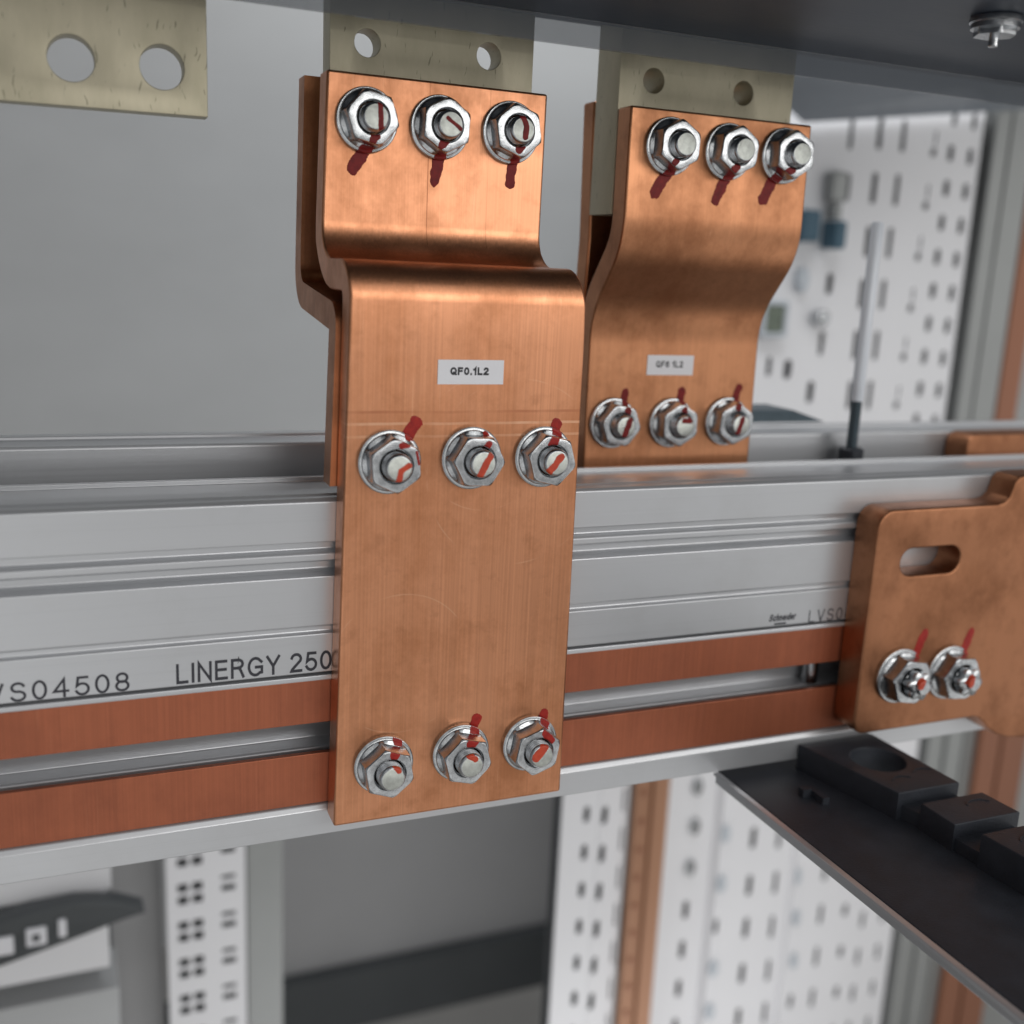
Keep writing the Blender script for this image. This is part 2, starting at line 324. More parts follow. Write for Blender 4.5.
GL = {'L': (.50, [[(0, 1), (0, 0), (.5, 0)]]), 'I': (0., [[(0, 0), (0, 1)]]), 'V': (.64, [[(0, 1), (.32, 0), (.64, 1)]]), 'F': (.52, [[(0, 0), (0, 1), (.52, 1)], [(0, .52), (.46, .52)]]),
      'E': (.55, [[(.55, 0), (0, 0), (0, 1), (.53, 1)], [(0, .52), (.5, .52)]]), 'N': (.62, [[(0, 0), (0, 1), (.62, 0), (.62, 1)]]), 'Y': (.64, [[(0, 1), (.32, .44), (.64, 1)], [(.32, .44), (.32, 0)]]),
      'R': (.60, [[(0, 0), (0, 1), (.32, 1)] + arc(.32, .76, .25, .24, 90, -90) + [(0, .52)], [(.34, .52), (.44, .42), (.6, 0)]]),
      'G': (.72, [[(.69, .78)] + arc(.36, .5, .36, .5, 48, 312, 26) + [(.72, .14), (.72, .47), (.40, .47)]]),
      'S': (.58, [arc(.29, .75, .26, .25, 20, 250, 14) + arc(.29, .26, .29, .26, 78, -160, 16)]),
      '0': (.54, [arc(.27, .5, .27, .5, 90, 450, 32)]), 'Q': (.70, [arc(.35, .5, .35, .5, 90, 450, 32), [(.40, .26), (.72, -.04)]]),
      '1': (.26, [[(0, .76), (.14, .84), (.24, 1), (.24, 0)]]), '2': (.54, [arc(.27, .73, .26, .27, 165, -28, 14) + [(.04, .10), (0, 0), (.55, 0)]]),
      '4': (.60, [[(.44, 0), (.44, 1), (0, .3), (.6, .3)]]), '5': (.54, [[(.50, 1), (.10, 1), (.04, .52)] + arc(.27, .32, .28, .32, 130, -158, 18)]),
      '6': (.54, [arc(.27, .31, .27, .31, 90, 450, 26), [(.02, .36)] + arc(.29, .5, .285, .5, 175, 45, 12)]), '8': (.54, [arc(.27, .75, .23, .25, 90, 450, 24), arc(.27, .27, .27, .27, 90, 450, 26)]),
      '.': (.02, [[(0, 0), (0, .02)]]), ' ': (.08, []), 'a': (0, []),
      'c': (.4, [arc(.22, .33, .22, .33, 50, 310)]), 'h': (.4, [[(0, 0), (0, 1)], [(0, .5), (.2, .66), (.38, .5), (.38, 0)]]), 'n': (.4, [[(0, 0), (0, .66)], [(0, .5), (.2, .66), (.38, .5), (.38, 0)]]),
      'e': (.42, [[(0, .36), (.42, .36)] + arc(.21, .33, .21, .33, 10, 310)]), 'i': (0., [[(0, 0), (0, .66)]]), 'd': (.42, [arc(.21, .33, .21, .33, 90, 450), [(.42, 0), (.42, 1)]]), 'r': (.26, [[(0, 0), (0, .66)], [(0, .5), (.14, .64), (.26, .64)]])}
def ribbon(pts, w):
    P = [Vector(p) for p in pts]; closed = (P[0] - P[-1]).length < 1e-4
    if closed: P = P[:-1]
    n = len(P); vs = []
    for i in range(n):
        if closed: a, b = (P[i] - P[i - 1]).normalized(), (P[(i + 1) % n] - P[i]).normalized()
        else:
            a = (P[i] - P[i - 1]).normalized() if i else (P[1] - P[0]).normalized(); b = (P[i + 1] - P[i]).normalized() if i < n - 1 else a
        m = Vector((-a.y - b.y, a.x + b.x)); m = m.normalized() if m.length > 1e-3 else Vector((-a.y, a.x))
        k = 1 / max(.35, m.dot(Vector((-a.y, a.x))))
        q = P[i].copy()
        if not closed and i == 0: q -= b * w / 2
        if not closed and i == n - 1: q += a * w / 2
        vs += [q + m * w / 2 * k, q - m * w / 2 * k]
    fs = [(2 * i, 2 * i + 1, 2 * ((i + 1) % n) + 1, 2 * ((i + 1) % n)) for i in range(n if closed else n - 1)]
    return vs, fs
def text(name, s, x, y, z, h, mat, parent, slant=0, spacing=.2, right=None, weight=.13, **kw):
    """lettering printed on a face that looks along -y; glyphs drawn as thin ribbons, cap height h"""
    vs, fs, pen = [], [], 0.
    for ch in s:
        w, strokes = GL[ch]
        for st in strokes:
            V, F = ribbon([(p[0] + weight / 2, weight / 2 + p[1] * (1 - weight)) for p in st], weight)
            k = len(vs); vs += [(v.x + pen + slant * v.y, v.y) for v in V]; fs += [tuple(i + k for i in f) for f in F]
        pen += w + weight + spacing
    pen -= spacing; sx = h if right is None else (right - x) / pen
    me = mesh(name, [(x + a * sx, y - .0005 * i % .01, z + b * h) for i, (a, b) in enumerate(vs)], fs)
    return link(name, me, mat, parent, sm=0, **kw)

# ------------------------------------------------------------------ nuts and studs (axis -Y, base at y=0)
NS = 96
def revolve(rings, cap=True):
    """rings: list of (radius function or number, y)"""
    vs, fs = [], []
    for r, y in rings:
        for k in range(NS):
            a = 2 * math.pi * k / NS; rr = r(a) if callable(r) else r
            vs.append((rr * math.cos(a), y, rr * math.sin(a)))
    for j in range(len(rings) - 1):
        for k in range(NS):
            a, b = j * NS + k, j * NS + (k + 1) % NS
            fs.append((a, b, b + NS, a + NS))
    if cap: fs.append(tuple((len(rings) - 1) * NS + k for k in range(NS)))
    return vs, fs
def hexr(ap, lim=99.):
    def f(a):
        q = (a % (math.pi / 3)) - math.pi / 6
        return min(ap / math.cos(q), lim)
    return f
def knurl(r): return lambda a: r + (.16 if int(a / (2 * math.pi) * NS + .5) % 2 else 0)
AP = 7.7
NUT = [(knurl(9.95), -.06), (knurl(10.0), -.6), (10.15, -.75), (10.25, -1.1), (10.15, -1.5), (9.85, -1.7), (9.5, -1.72), (9.2, -1.85), (8.95, -2.2), (hexr(AP, 8.9), -2.7)]
for y in (-3.2, -5.0, -7.2, -7.8, -8.1, -8.3, -8.5, -8.7, -8.85): NUT.append((hexr(AP - max(0, (-y - 8.5)) * .5, 8.05 + (9.0 + y) * 1.0), y))
NUT += [(hexr(7.45, 8.0), -8.97), (hexr(7.25, 7.7), -9.03), (5.6, -9.03), (5.35, -8.8), (5.05, -8.1), (4.95, -6.0)]
def stud_rings(tip):
    r = []; y = -5.0
    while y > -tip + 1.3:
        r += [(4.5, y), (4.5, y - .15), (3.95, y - .6)]; y -= 1.1
    r += [(4.45, -tip + 1.0), (4.35, -tip + .7), (3.85, -tip + .08), (3.65, -tip)]
    return r
def fixr(vf):
    import bmesh
    me = bpy.data.meshes.new('m'); me.from_pydata([Vector(v) * S for v in vf[0]], [], vf[1])
    bm = bmesh.new(); bm.from_mesh(me); bmesh.ops.recalc_face_normals(bm, faces=bm.faces); bm.to_mesh(me); bm.free(); return me
nutv = revolve(NUT, False)
NUTM = fixr(nutv); NUTM.name = 'flange_nut'; NUTM.materials.append(M['zinc']); smooth(NUTM, 28)
studv = revolve(stud_rings(12.4)); STUDM = fixr(studv); STUDM.name = 'stud'
STUDM.materials.append(M['zinc']); STUDM.materials.append(M['zincend']); [setattr(p, 'material_index', 1) for p in STUDM.polygons if p.center.y < -.01238]; smooth(STUDM, 30)
# star-headed stud of the right-hand bar
def star(r, d): return lambda a: r + d * abs(math.cos(3 * a)) ** 1.5
SR = [(5.0, -6.), (5.0, -9.2), (star(4.7, 1.3), -9.3), (star(4.8, 1.3), -13.0), (star(4.1, 1.0), -13.6), (3.3, -13.9), (3.1, -14.9), (2.6, -15.3)]
starv = revolve(SR); STARM = fixr(starv); STARM.name = 'star_stud'; STARM.materials.append(M['zinc']); smooth(STARM, 30)

LV = {'p': 0., 'f': -2., 'n': -9., 's': -12.4, 't': -15.}
def seg_d(p, a, b):
    ab = b - a; l = ab.length_squared; t = 0 if l == 0 else max(0, min(1, (p - a).dot(ab) / l)); return (p - a - ab * t).length
def paint(name, marks, c, yp, ang, studdata, parent, mat):
    R = Matrix.Rotation(ang, 3, 'Y'); vs, fs = [], []
    for (V, F) in (nutv, studdata):
        k = len(vs); vs += [R @ Vector(v) + Vector((c[0], yp, c[1])) for v in V]; fs += [tuple(i + k for i in f) for f in F]
    bvh = BVHTree.FromPolygons(vs, fs)
    out_v, out_f = [], []; g = .2
    for lv, pts, w in marks:
        pts = [Vector(p) for p in pts]
        if len(pts) == 1: pts = pts * 2
        x0 = min(p.x for p in pts) - w; x1 = max(p.x for p in pts) + w; z0 = min(p.y for p in pts) - w; z1 = max(p.y for p in pts) + w
        idx = {}; nx = int((x1 - x0) / g); nz = int((z1 - z0) / g)
        for i in range(nx + 1):
            for j in range(nz + 1):
                q = Vector((x0 + i * g, z0 + j * g))
                d = min(seg_d(q, a, b) for a, b in zip(pts, pts[1:]))
                r = w / 2 * ((1.26 if lv in 'pf' else 1.1) + .38 * noise.noise(Vector((q.x * .45, q.y * .45, c[0]))) + .12 * noise.noise(Vector((q.x * 1.6, q.y * 1.6, c[1]))))
                if d > r + g * .7: continue
                if d > r:                                           # pull rim vertices onto the outline
                    best = min(((seg_d(q, a, b), a, b) for a, b in zip(pts, pts[1:])), key=lambda t: t[0]); a, b = best[1], best[2]
                    ab = b - a; t = 0 if ab.length_squared == 0 else max(0, min(1, (q - a).dot(ab) / ab.length_squared)); near = a + ab * t
                    q = near + (q - near) * (r / d)
                hit = bvh.ray_cast(Vector((q.x, yp - 40, q.y)), Vector((0, 1, 0)))
                y = yp
                if hit[0] is not None: y = min(y, hit[0].y)
                if lv in 'st' and y > yp + LV[lv] + 1.2: continue
                if lv == 'n' and y < yp - 9.6: continue             # stroke on the nut does not climb the stud
                if lv in 'pf' and y < yp - 4: continue
                if lv == 'n' and y > yp - 7: continue
                if lv == 'f' and y > yp - .5: continue
                rim = max(0, min(1, (r - d) / .35))
                idx[(i, j)] = len(out_v); out_v.append((q.x, y - .04 - .08 * rim, q.y))
        for (i, j), a in idx.items():
            q = [(i, j), (i + 1, j), (i + 1, j + 1), (i, j + 1)]
            if all(k in idx for k in q):
                ids = [idx[k] for k in q]; ys = [out_v[k][1] for k in ids]
                if max(ys) - min(ys) < 1.8: out_f.append(tuple(ids))
    if not out_f: return
    import bmesh
    me = mesh(name, out_v, out_f); bm = bmesh.new(); bm.from_mesh(me)
    bmesh.ops.delete(bm, geom=[v for v in bm.verts if not v.link_faces], context='VERTS'); bm.to_mesh(me); bm.free()
    me.materials.append(mat)
    o = bpy.data.objects.new(name, me); COL.objects.link(o); me.transform(Matrix.Translation(-Vector((c[0], yp, c[1])) * S))
    me.transform(Matrix.Rotation(-ang, 4, 'Y')); o.parent = parent; smooth(me, 60)
def bolts(key, thing, yp, angs, studmesh=STUDM, studdata=studv):
    for (c, marks), ang in zip(BOLTS[key], angs):
        a = math.radians(ang)
        nut = bpy.data.objects.new('flange_nut', NUTM); COL.objects.link(nut); nut.parent = thing
        nut.location = Vector((c[0], yp, c[1])) * S - wloc(thing); nut.rotation_euler = (0, a, 0)
        if key == 'R': nut.scale = (1.13, 1, 1.13)
        st = bpy.data.objects.new('stud', studmesh); COL.objects.link(st); st.parent = nut
        if key == 'R': st.scale = (1 / 1.13, 1, 1 / 1.13)
        rp = [m for m in marks if m[0] in 'pfn']; op = [m for m in marks if m[0] in 'st']
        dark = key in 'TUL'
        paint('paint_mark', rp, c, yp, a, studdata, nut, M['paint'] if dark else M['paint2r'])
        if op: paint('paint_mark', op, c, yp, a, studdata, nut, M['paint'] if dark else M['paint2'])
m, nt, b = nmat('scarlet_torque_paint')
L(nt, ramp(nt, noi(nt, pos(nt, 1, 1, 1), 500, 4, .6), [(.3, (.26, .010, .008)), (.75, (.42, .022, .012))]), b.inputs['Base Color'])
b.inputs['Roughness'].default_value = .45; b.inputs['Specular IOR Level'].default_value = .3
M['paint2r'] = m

# ------------------------------------------------------------------ front busbar pair (left)
t1 = empty('copper_busbar', (40, 0, 0), label='large brushed copper busbar in front, stepped plate with nine nuts and sticker QF0.1L2', cat='busbar', group='stepped copper busbars')
bent_plate('front_plate', [(36, 242.2), (36, 184.2), (0, 184.6), (0, -.2)], [12, 12], 9.9,
           lambda z: lin(242, 2.0, 189, .6)(z) if z > 189 else (lin(189, .6, 175, 1.2)(z) if z > 175 else lin(175, 1.3, 0, -2.0)(z)),
           lambda z: lin(242, 78.3, 189, 78.0)(z) if z > 189 else (lin(189, 78.0, 172, 80.0)(z) if z > 172 else lin(172, 80.2, 0, 81.2)(z)), M['cu'], t1)
bolts('T', t1, 36, (12, 33, 20)); bolts('M', t1, 0, (25, 2, 14)); bolts('B', t1, 0, (20, 15, 40))
st = link('label_sticker', boxm('label_sticker', 29.5, 51.7, -.22, -.02, 147.3, 155.0), M['sticker'], t1, sm=0)
text('lettering', 'QF0.1L2', 33.6, -.25, 150.2, 2.5, M['ink'], st, right=46.6, weight=.26, spacing=.14)
t2 = empty('rear_copper_plate', (40, 40, 112), label='shorter copper plate sandwiched behind the large front busbar, seen past its left edge', cat='copper plate', group='rear plates behind the busbars')
bent_plate('plate', [(66, 244.2), (66, 176.2), (10.4, 170.5), (10.4, 113.5)], [7, 9], 9.0,
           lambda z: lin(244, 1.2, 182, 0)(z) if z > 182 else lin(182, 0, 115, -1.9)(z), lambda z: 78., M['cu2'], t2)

# ------------------------------------------------------------------ second busbar (right, further back)
t3 = empty('copper_busbar', (152, 61, 60), label='second copper busbar further back with gentle S bend, six nuts and a smaller blurred sticker', cat='busbar', group='stepped copper busbars')
bent_plate('front_plate', [(38.5, 242.2), (38.5, 194), (61, 167.5), (61, 60)], [30, 30], 9.9,
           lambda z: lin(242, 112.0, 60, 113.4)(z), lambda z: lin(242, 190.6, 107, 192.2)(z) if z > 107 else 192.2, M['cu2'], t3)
bolts('U', t3, 38.5, (32, 35, 28)); bolts('L', t3, 61, (10, 28, 35))
st = link('label_sticker', boxm('label_sticker', 139, 160.6, 60.8, 60.98, 144.1, 152.1), M['sticker'], t3, sm=0)
text('lettering', 'QF6 1L2', 143.0, 60.76, 147.2, 2.6, M['ink'], st, right=155.7, weight=.2, spacing=.16)
t4 = empty('rear_copper_plate', (152, 70, 120), label='dark copper plate behind the second busbar, showing as a tall strip left of it', cat='copper plate', group='rear plates behind the busbars')
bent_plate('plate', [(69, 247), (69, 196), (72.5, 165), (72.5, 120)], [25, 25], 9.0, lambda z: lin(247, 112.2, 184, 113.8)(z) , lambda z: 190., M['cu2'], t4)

# ------------------------------------------------------------------ right-hand bar with slot
t5 = empty('copper_bracket', (300, 5, 0), label='thick copper plate at the right edge with rounded corners, a slot and two star-tipped bolts', cat='copper plate')
cuo = rrect(209.8, 262, 5.9, 99.2, (6, 0, 0, 7.5))
outl = [p for p in cuo if p[0] < 255]
bl = [p for p in rrect(209.8, 262, 5.9, 99.2, (6, 0, 0, 7.5), 10)]
left_bl = bl[:11]; left_tl = bl[13:]
outl = left_bl + [(274, 5.9), (277, 5.2), (280, 3), (284, -.8), (289, -4), (296, -6.5), (306, -7.8), (420, -8), (420, 110.8), (283, 110.8), (280, 110.2), (277.8, 108), (277, 105), (276, 101.9), (273.5, 99.9), (270, 99.2)] + left_tl
shape('plate', outl, -3, 10.2, M['cu3'], t5, holes=[slot(238.6, 77.4, 30.5, 11.2, 12)], bv=1.1)
bolts('R', t5, -3, (10, 5), STARM, starv)

# ------------------------------------------------------------------ aluminium rails
XL, XR = -420, 520
profA = [(12.3, 3.6), (11.0, 2.9), (9.9, 1.2), (9.9, -8), (50, -8), (53, -6), (53, 108.6), (50.6, 108.6), (50.6, 107.0), (25, 107.0), (24.2, 109.9), (15.2, 110.3), (14.9, 109.7), (11.2, 109.7), (9.9, 108.6),
         (9.9, 95.4), (12.6, 95.2), (12.8, 92.6), (11.0, 92.0), (10.3, 91.4), (10.3, 89.3), (11.4, 88.6), (14.6, 88.3), (14.6, 85.6), (13.4, 84.6), (9.9, 84.0), (9.9, 67.3), (11.1, 66.9), (11.1, 65.2), (9.9, 64.5),
         (9.9, 51.1), (14.5, 51.0), (14.5, 50.3), (9.7, 50.1), (9.5, 48.5), (10.3, 48.2), (12, 48.2), (12, 33), (27, 33), (27, 20.6), (20.6, 20.0), (20, 19.4), (20, 3.8)]
t6 = empty('aluminium_rail', (40, 30, -8), label='front grey aluminium busbar rail printed LINERGY 2500, with two copper strips let into it', cat='rail', group='aluminium busbar rails')
extrude_x('profile', profA, XL, XR, M['alu'], t6, bv=.5)
box('copper_strip', XL, XR, 10.5, 12.7, 33.05, 48.15, M['strip'], t6, bv=.2)
box('copper_strip', XL, XR, 10.5, 12.7, 3.85, 22.05, M['strip'], t6, bv=.2)
text('lettering', 'LVS04508', -109.4, 9.84, 51.4, 6.2, M['print'], t6, right=-64.0, spacing=.24, weight=.125)
text('lettering', 'LINERGY 2500', -50.2, 9.84, 51.9, 6.7, M['print'], t6, right=4.0, spacing=.17, weight=.15)
text('lettering', 'Schneider', 172.6, 9.84, 53.2, 3.0, M['print'], t6, right=185.2, slant=.3, weight=.22, spacing=.1)
box('lettering', 175.5, 181.0, 9.80, 9.88, 51.7, 52.4, M['print'], t6)
text('lettering', 'LVS04508', 191.8, 9.84, 51.2, 5.2, M['print'], t6, right=226, spacing=.28, weight=.11)
# steel stand-off pin seen in the channel beside the bracket
pv = revolve([(3.2, 0.3), (3.2, -12.6)])
pm = fixr(([(v[0] + 0, v[2], v[1]) for v in pv[0]], pv[1])); 
o = link('stand_off_pin', pm, M['zinc'], t6, loc=(0, 0, 0)); o.location = Vector((205.5, 22.0, 33.0)) * S - wloc(t6)

profB = [(71, 116.6), (71.6, 117.6), (74.4, 117.6), (75, 116.4), (91.5, 116.4), (92, 117.7), (97.4, 117.7), (98, 116.9), (98, -8), (71, -8)]
extrude_x('aluminium_rail', profB, XL, XR + 40, M['alu'], None, bv=.3, label='second grey aluminium rail behind the front one, its top edge showing above it', cat='rail', group='aluminium busbar rails')

# copper foot on the second rail, right edge
shape('copper_bracket', rrect(310.5, 440, 40, 117.6, (0, 0, 0, 6)), 56.5, 70.6, M['cu3'], None, bv=1.0, label='copper plate end lying against the second rail above the slotted plate, right edge', cat='copper plate')

# threaded rod with clear sleeve, black nut
t7 = empty('threaded_rod', (247, 62, 107), label='thin upright rod with a black nut and a clear sleeve, standing behind the front rail', cat='rod')
def rodmesh(rings, hexy=False):
    me = fixr(([(v[0], -v[2], -v[1]) for v in revolve(rings)[0]], revolve(rings)[1])); smooth(me, 30); return me
def put(name, me, mat, parent, loc):
    me.materials.append(mat); o = bpy.data.objects.new(name, me); COL.objects.link(o); o.parent = parent
    o.location = Vector(loc) * S - wloc(parent); return o
rr = []
y = 0
while y > -36: rr += [(2.55, y), (2.2, y - .6)]; y -= 1.2
put('stud', rodmesh([(0.01, 40)] + [(2.4, 40)] + rr), M['stud'], t7, (247.5, 62, 104))
put('nut', rodmesh([(.01, 20), (hexr(5.2, 5.7), 20), (hexr(5.2, 5.7), -.4), (hexr(4.6, 5.2), -.9), (2.4, -.9)]), M['black'], t7, (247.5, 62, 111))
put('sleeve', rodmesh([(.01, 6), (2.7, 6), (2.7, -70), (2.2, -71)]), M['tube'], t7, (247.5, 62, 139))

# ------------------------------------------------------------------ breaker terminals and case
def terminal(x0, x1, z0, holes, y0, y1, label):
    return shape('breaker_terminal', [(x0, z0), (x1, z0 + .9), (x1, 330), (x0, 330)], y0, y1, M['tin'], None, holes=holes, bv=.25, label=label, cat='terminal', group='tin plated breaker terminals')
terminal(-118, -33.8, 224.2, [circ(-98.5, 238, 6.2), circ(-72.7, 238.1, 6.6), circ(-47.1, 238.3, 6.5)], 42, 50, 'bare beige tin plated terminal with two round holes, top left corner of the photo')
terminal(5.3, 76.8, 205, [circ(17.8, 253.3, 4.4), circ(60.3, 253.9, 4.4)], 46.6, 56.5, 'beige terminal plate with two holes above the large front busbar')
terminal(112.1, 188.0, 205, [circ(126.3, 253.1, 4.4), circ(165.4, 252.6, 4.4)], 49.0, 67.2, 'beige terminal plate with two holes above the second, rear busbar')
t8 = empty('breaker_case', (150, -20, 266), label='dark grey underside of the breaker case running along the top', cat='breaker')
box('case', -420, 520, -80, 35, 266, 420, M['slab'], t8, bv=1.2)
shape('step', [(-420, 35.6), (520, 35.6), (520, 72), (-420, 72)], 274, 330, M['slab'], t8, plane='XY')
# bolt hanging under the case
t9 = empty('hanging_bolt', (191, -45, 266), label='small bright bolt with washer hanging under the dark case, top right corner', cat='bolt')
put('washer', rodmesh([(.01, -3.8), (7.6, -3.8), (7.8, -3.4), (7.8, -2.2), (7.2, -1.9), (7.2, -.4), (3, -.4)]), M['zinc'], t9, (191, -47, 262))
put('nut', rodmesh([(.01, 4), (hexr(5.6, 6.2), 4), (hexr(5.6, 6.4), 3.6), (hexr(5.6, 6.4), .6), (hexr(5.4, 5.9), 0), (2.4, 0)]), M['zinc'], t9, (191, -47, 264.4))
put('stud', rodmesh([(.01, 2.4), (1.3, 2.3), (1.5, 2.), (1.5, -2)]), M['zinc'], t9, (191, -47, 259.6))
# clear skirt hanging from the case, and the tray beyond
box('clear_shield', -420, 520, 29, 31, 257.4, 265.9, M['clear'], None, label='narrow strip of smoky clear plastic hanging below the dark case', cat='shield')
def quadslab(name, pts, t, mat, **kw):
    vs = list(pts) + [(a, b, c + t) for a, b, c in pts]
    me = mesh(name, vs, [(0, 1, 2, 3), (7, 6, 5, 4), (0, 4, 5, 1), (1, 5, 6, 2), (2, 6, 7, 3), (3, 7, 4, 0)])
    return link(name, me, mat, None, sm=0, **kw)

# ------------------------------------------------------------------ black support below right
t10 = empty('busbar_support', (200, -60, -20), label='black moulded plastic busbar support with stepped teeth and a round hole, lower right', cat='support')
shape('base_plate', [(161.3, 18), (231, 18), (236, -60), (248, -300), (161.3, -300)], -15, -12, M['black'], t10, plane='XY', bv=.5, holes=[circ(216, -12, 10.8)])
shape('tooth', [(193.5, 9.2), (230.5, 9.2), (233, -38), (203.5, -38)], -12.5, -1.0, M['black'], t10, plane='XY', bv=.5, holes=[circ(216, -12, 10.8)])
shape('tooth', [(207, -46), (236.5, -46), (238, -62.5), (207, -62.5)], -12.5, -1.6, M['black'], t10, plane='XY', bv=.5)
shape('tooth', [(207.5, -74), (237, -74), (247, -150), (238, -148)] + [(212 + 23 * math.cos(math.radians(a)), -120 + 23 * math.sin(math.radians(a))) for a in range(-35, 96, 10)], -12.5, 1.0, M['black'], t10, plane='XY', bv=.5)
for (cx, cy, r, z) in ((213, -30, 5, -1.0), (226, -27, 5, -1.0), (228, -54, 6, -1.6), (223, -84, 7, 1.0)):
    # raised moulding arcs on the teeth
    pts = [(cx + r * math.cos(a), cy + r * math.sin(a) * .7) for a in [math.radians(d) for d in range(20, 161, 14)]]
    pts += [(cx + (r - .7) * math.cos(a), cy + (r - .7) * math.sin(a) * .7) for a in [math.radians(d) for d in range(160, 19, -14)]]
    shape('moulding_arc', pts, z - .1, z + .35, M['black'], t10, plane='XY')
shape('tooth_bridge', [(205.5, -37), (232, -37), (234, -47), (208, -47)], -12.5, -6.2, M['black'], t10, plane='XY', bv=.3)
shape('tooth_bridge', [(208, -61), (236, -61), (236, -75), (209, -75)], -12.5, -7.0, M['black'], t10, plane='XY', bv=.3)
box('edge_rib', 180, 184, -13, -10, -12, -8.6, M['black'], t10)
box('edge_rib', 184, 187, -20, -10, -12, -9.2, M['black'], t10)
t11 = empty('aluminium_angle', (155, -100, -12), label='thin aluminium angle strip edging the black support, running down to the right', cat='angle strip')
box('flange', 158.6, 161.2, -300, 17, -13.4, -12.2, M['alu'], t11, bv=.3)
box('web', 159.8, 161.2, -300, 17, -17, -13.5, M['alu'], t11, bv=.3)

# ------------------------------------------------------------------ cabinet background
def panel(name, x0, x1, z0, z1, y, holes, mat, parent, t=2.):
    return shape(name, [(x0, z0), (x1, z0), (x1, z1), (x0, z1)], y, y + t, mat, parent, holes=holes, bv=0)
tag(box('back_wall', -900, 700, 600, 604, -440, 560, M['wall']), kind='structure', label='plain grey back wall of the cabinet', cat='wall')
tag(box('lower_wall', 60, 700, 592, 598, -498, -120, M['wall2']), label='darker grey lower back panel below the rails', cat='panel')
tag(box('floor_frame', -400, 900, 575, 590, -552, -489, M['skirt']), label='dark horizontal frame member at the foot of the back wall', cat='frame')
tag(box('floor', -1400, 1600, -600, 1500, -745, -735, M['floor']), kind='structure')

# upper perforated panel
t12 = empty('side_panel', (480, 352, 60), label='white perforated side panel, upper right, with rows of slots', cat='perforated panel', group='white perforated panels')
H = []
for k in range(-1, 12):
    H.append(slot(555, 283.2 - k * 25.7, 5.6, 12.5)); H.append(slot(574.5, 282 - k * 25.7, 5.6, 12.5))
for i in range(6):
    z = 291.5 - i * 38.6
    H.append(slot(508 - i * .6, z, 4.6, 23)); H.append(slot(486, z, 5.2, 23))
for i, z in enumerate((291, 252, 214, 175, 137, 99)):
    H.append(slot(538 - i, z - 8.5, 5.2, 7)); H.append(slot(538.6 - i, z + 1.8, 2.2, 10.5))
for x, z, w, h in ((460, 290, 4.4, 24), (462, 252, 4.4, 20), (453.5, 138, 4.5, 19), (448, 101, 6.2, 17), (408, 120, 4.5, 15), (425, 118, 7, 15), (455, 182, 6, 16)): H.append(slot(x, z, w, h))
panel('sheet', 330, 584, 60, 345, 350, H, M['white'], t12)
box('side_flange', 330, 437, 340, 349.5, 60, 345, M['white'], t12)if False else None
box('dark_backing', 330, 590, 366, 370, 60, 345, M['hole'], t12)  # added dark backing, gives the slots their shade
# fittings on that panel
M['blue2'] = simple('muted_blue_plastic', (.055, .12, .17), 0, .55, .1, 50)
tag(box('blue_connector', 441, 452, 332, 349.5, 207, 227, M['blue2'], None, 2.5), 'small dark blue plastic connector on the white panel under a grey plug', 'connector')
tag(box('blue_connector', 412, 428, 332, 349.5, 211, 233, M['blue2'], None, 2.5), 'dark blue plastic connector half hidden by the second busbar', 'connector')
t13 = empty('grey_plug', (449, 340, 228), label='pale grey plug on the white panel directly above the small blue connector', cat='plug')
box('body', 440, 455, 340, 349.5, 240, 262, M['post'], t13, 3); box('tip', 443.5, 450, 338, 349.5, 228, 239, M['post'], t13, 1.5)
t14 = empty('square_fitting', (405, 340, 142), label='square pale fitting with olive centre, right of the second busbar', cat='fitting')
shape('frame', rrect(392, 415, 142, 169, (3, 3, 3, 3)), 341, 349.5, M['paleplastic'], t14, bv=1, holes=[rrect(395.5, 411, 145.5, 165, (2, 2, 2, 2))])
box('centre', 396, 410.5, 342, 349.5, 146, 164.5, M['olive'], t14)
o = shape('round_knob', circ(446, 157, 6.2), 340, 349.8, M['zinc'], None, bv=1.5, label='small round shiny knob on the white panel near the square fitting', cat='knob')
o = shape('push_plug', circ(427, 184, 5.0, ry=9), 343, 349.8, M['paleplastic'], None, bv=1.5, label='pale oval plug on the white panel beside the S bend', cat='plug')
# dark wedge lying on the rear rail
me = mesh('wedge', [(205, 99, 117.8), (262, 99, 117.8), (262, 128, 117.8), (205, 128, 117.8), (205, 102, 123.5), (245, 102, 123.2), (245, 126, 123.2), (205, 126, 123.5)],
          [(0, 3, 2, 1), (4, 5, 6, 7), (0, 1, 5, 4), (1, 2, 6, 5), (2, 3, 7, 6), (3, 0, 4, 7)])
bevel(link('plastic_wedge', me, M['stud'], None, sm=0, label='flat dark grey tapered plastic piece lying behind the second busbar', cat='wedge'), 1)

# upright post and copper at the right, upper
t15 = empty('upright_post', (610, 360, 60), label='grey grooved aluminium upright between white panel and copper strip, upper right', cat='upright post', group='aluminium uprights')
extr = [(592, 345), (606, 345), (606, 352), (611, 352), (611, 347), (634, 347), (634, 380), (592, 380)]
shape('post', [(a, b) for a, b in extr], 40, 345, M['post'], t15, plane='XY', bv=.6)
box('gap_shade_sheet', 583, 640, 382, 386, 40, 345, M['skirt'], t15)  # dark sheet put in for the shade of the gap beside the post
tag(box('copper_strip_upright', 640, 662, 350, 358, 40, 345, M['vcop2'], None, .6), 'dark copper strip standing upright beside the upper grey post', 'copper strip', 'upright copper strips')
tag(box('grey_side_sheet', 662.5, 800, 352, 360, -700, 345, M['post'], None), 'plain grey sheet right of the upright copper strips', 'sheet')

